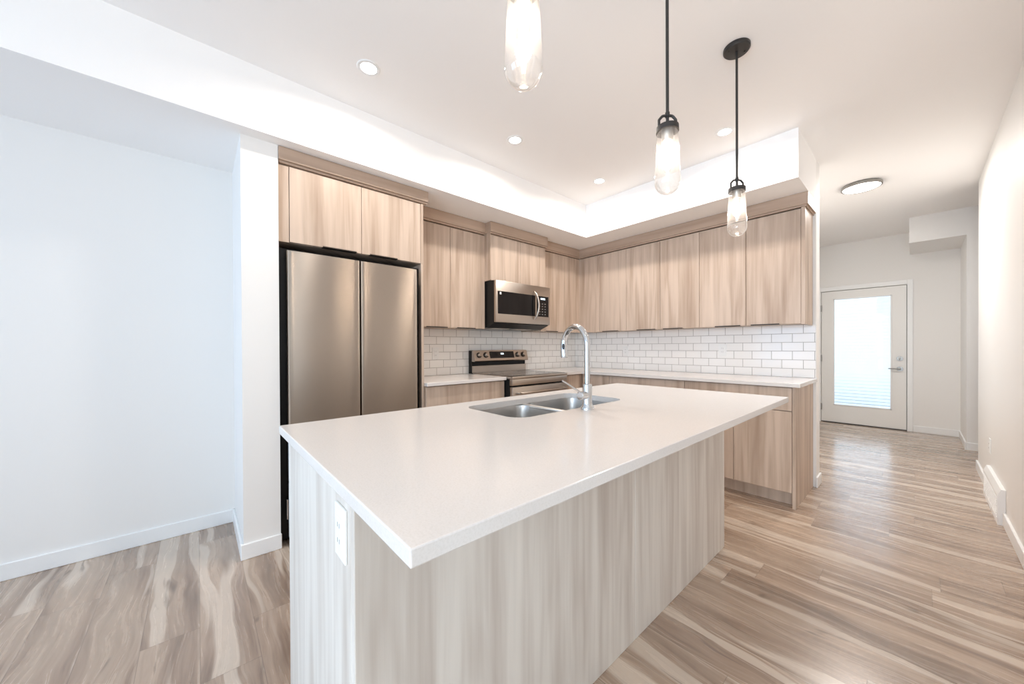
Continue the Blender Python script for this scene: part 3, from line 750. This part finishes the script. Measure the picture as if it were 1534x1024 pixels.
t = thing('flush_ceiling_light', 'round flush white ceiling light glowing in the hallway', 'ceiling light', (-0.362, 4.83, CZ))
bm = bmesh.new(); lathe(bm, [(0.0, CZ), (0.138, CZ), (0.148, CZ-0.010), (0.148, CZ-0.030), (0.141, CZ-0.034), (0.136, CZ-0.030), (0.136, CZ-0.01)], -0.362, 4.83, 48)
obj('frame', bm, M['nickel'], t, True)
bm = bmesh.new(); lathe(bm, [(0.1355, CZ-0.020), (0.1355, CZ-0.031), (0.10, CZ-0.036), (0.0, CZ-0.038)], -0.362, 4.83, 48)
obj('diffuser', bm, M['lens_flush'], t, True)
area_light('flush_bulb', (-0.362, 4.83, CZ-0.045), (0, 0, 0), 0.27, 0.27, FLUSH_POWER, (1.0, 0.97, 0.94), t, 'DISK')

def pendant(x, y, zt, label, tilt=0.0):
    """zt: height of the glass tip"""
    t = thing('pendant_light', label, 'pendant light', (x, y, CZ), 'black pendant lights over the island')
    bm = bmesh.new(); lathe(bm, [(0, CZ), (0.062, CZ), (0.062, CZ-0.014), (0.057, CZ-0.020), (0.0, CZ-0.022)], x, y, 40)
    can = obj('canopy', bm, M['blackmetal'], t, True)
    for a in (-0.04, 0.04):
        bm = bmesh.new(); lathe(bm, [(0, CZ-0.0245), (0.005, CZ-0.0235), (0.005, CZ-0.021)], x+a*0.7, y+a*0.7, 10); obj('screw', bm, M['blackmetal'], can, True)
    H = 0.245; zg = zt+H                         # top of the glass
    bm = bmesh.new(); tube(bm, [(x, y, zg+0.010), (x, y, CZ-0.02)], 0.0058, 12)
    tube(bm, [(x, y, zg+0.045), (x, y, zg+0.062)], 0.0085, 12)
    obj('rod', bm, M['blackmetal'], t, True)
    # cap ring over the glass
    bm = bmesh.new(); lathe(bm, [(0.0, zg+0.012), (0.030, zg+0.012), (0.040, zg+0.008), (0.0405, zg-0.012), (0.0385, zg-0.012), (0.037, zg+0.004), (0.0, zg+0.004)], x, y, 36)
    cap = obj('cap', bm, M['blackmetal'], t, True)
    bm = bmesh.new(); cy_, sy_ = Rt.x, Rt.y              # yoke: flat strap loop, wide to the sides
    for s in (-1, 1):
        pts = [(0.032*s, 0.010), (0.032*s, 0.034), (0.019*s, 0.049), (0.0, 0.052)]
        for (a0, h0), (a1, h1) in zip(pts, pts[1:]):
            q0 = Vector((x+cy_*a0, y+sy_*a0, zg+h0)); q1 = Vector((x+cy_*a1, y+sy_*a1, zg+h1))
            tube(bm, [q0, q1], 0.0050, 8)
    obj('yoke', bm, M['blackmetal'], cap, True)
    bm = bmesh.new(); lathe(bm, [(0.0, zg+0.004), (0.021, zg+0.004), (0.021, zg-0.040), (0.018, zg-0.046), (0.0, zg-0.046)], x, y, 28)
    obj('socket', bm, M['nickel'], t, True)
    bm = bmesh.new(); rb = 0.0465; prof = [(0.0365, zg-0.002)]
    for i in range(1, 9): s = i/8; prof.append((0.0365+(rb-0.0365)*s, zg-0.002-(H-rb-0.004)*s))
    for i in range(1, 11):
        a = PI/2*i/10; prof.append((rb*math.cos(a), zt+rb-rb*math.sin(a)))
    lathe(bm, prof, x, y, 40)
    gl = obj('glass_shade', bm, M['glass'], t, True)
    bm = bmesh.new(); lathe(bm, [(0.010, zg-0.046), (0.0155, zg-0.06), (0.0165, zg-0.14), (0.012, zg-0.158), (0.0, zg-0.164)], x, y, 24)
    bulb = obj('bulb', bm, M['pane'], t, True)
    bm = bmesh.new()
    for k in range(4):
        a = k*PI/2; tube(bm, [(x+0.004*math.cos(a), y+0.004*math.sin(a), zg-0.05), (x+0.008*math.cos(a), y+0.008*math.sin(a), zg-0.10), (x+0.003*math.cos(a), y+0.003*math.sin(a), zg-0.145)], 0.0018, 6)
    obj('filament', bm, M['filament'], bulb)
    l = bpy.data.lights.new('pendant_bulb', 'POINT'); l.energy = PEND_POWER; l.color = (1.0, 0.80, 0.64); l.shadow_soft_size = 0.02
    o = bpy.data.objects.new('pendant_bulb', l); COL.objects.link(o); o.parent = t; o.location = (0, 0, zg-0.10-CZ)
    return t
pendant(-0.63, 0.590, 1.815, 'black rod pendant with clear glass shade, cut off by the top edge, nearest the camera')
pendant(-0.63, 1.335, 1.770, 'black rod pendant with clear glass shade, the middle one of three over the island')
pendant(-0.63, 2.120, 1.768, 'black rod pendant with its round canopy in view, farthest over the island')
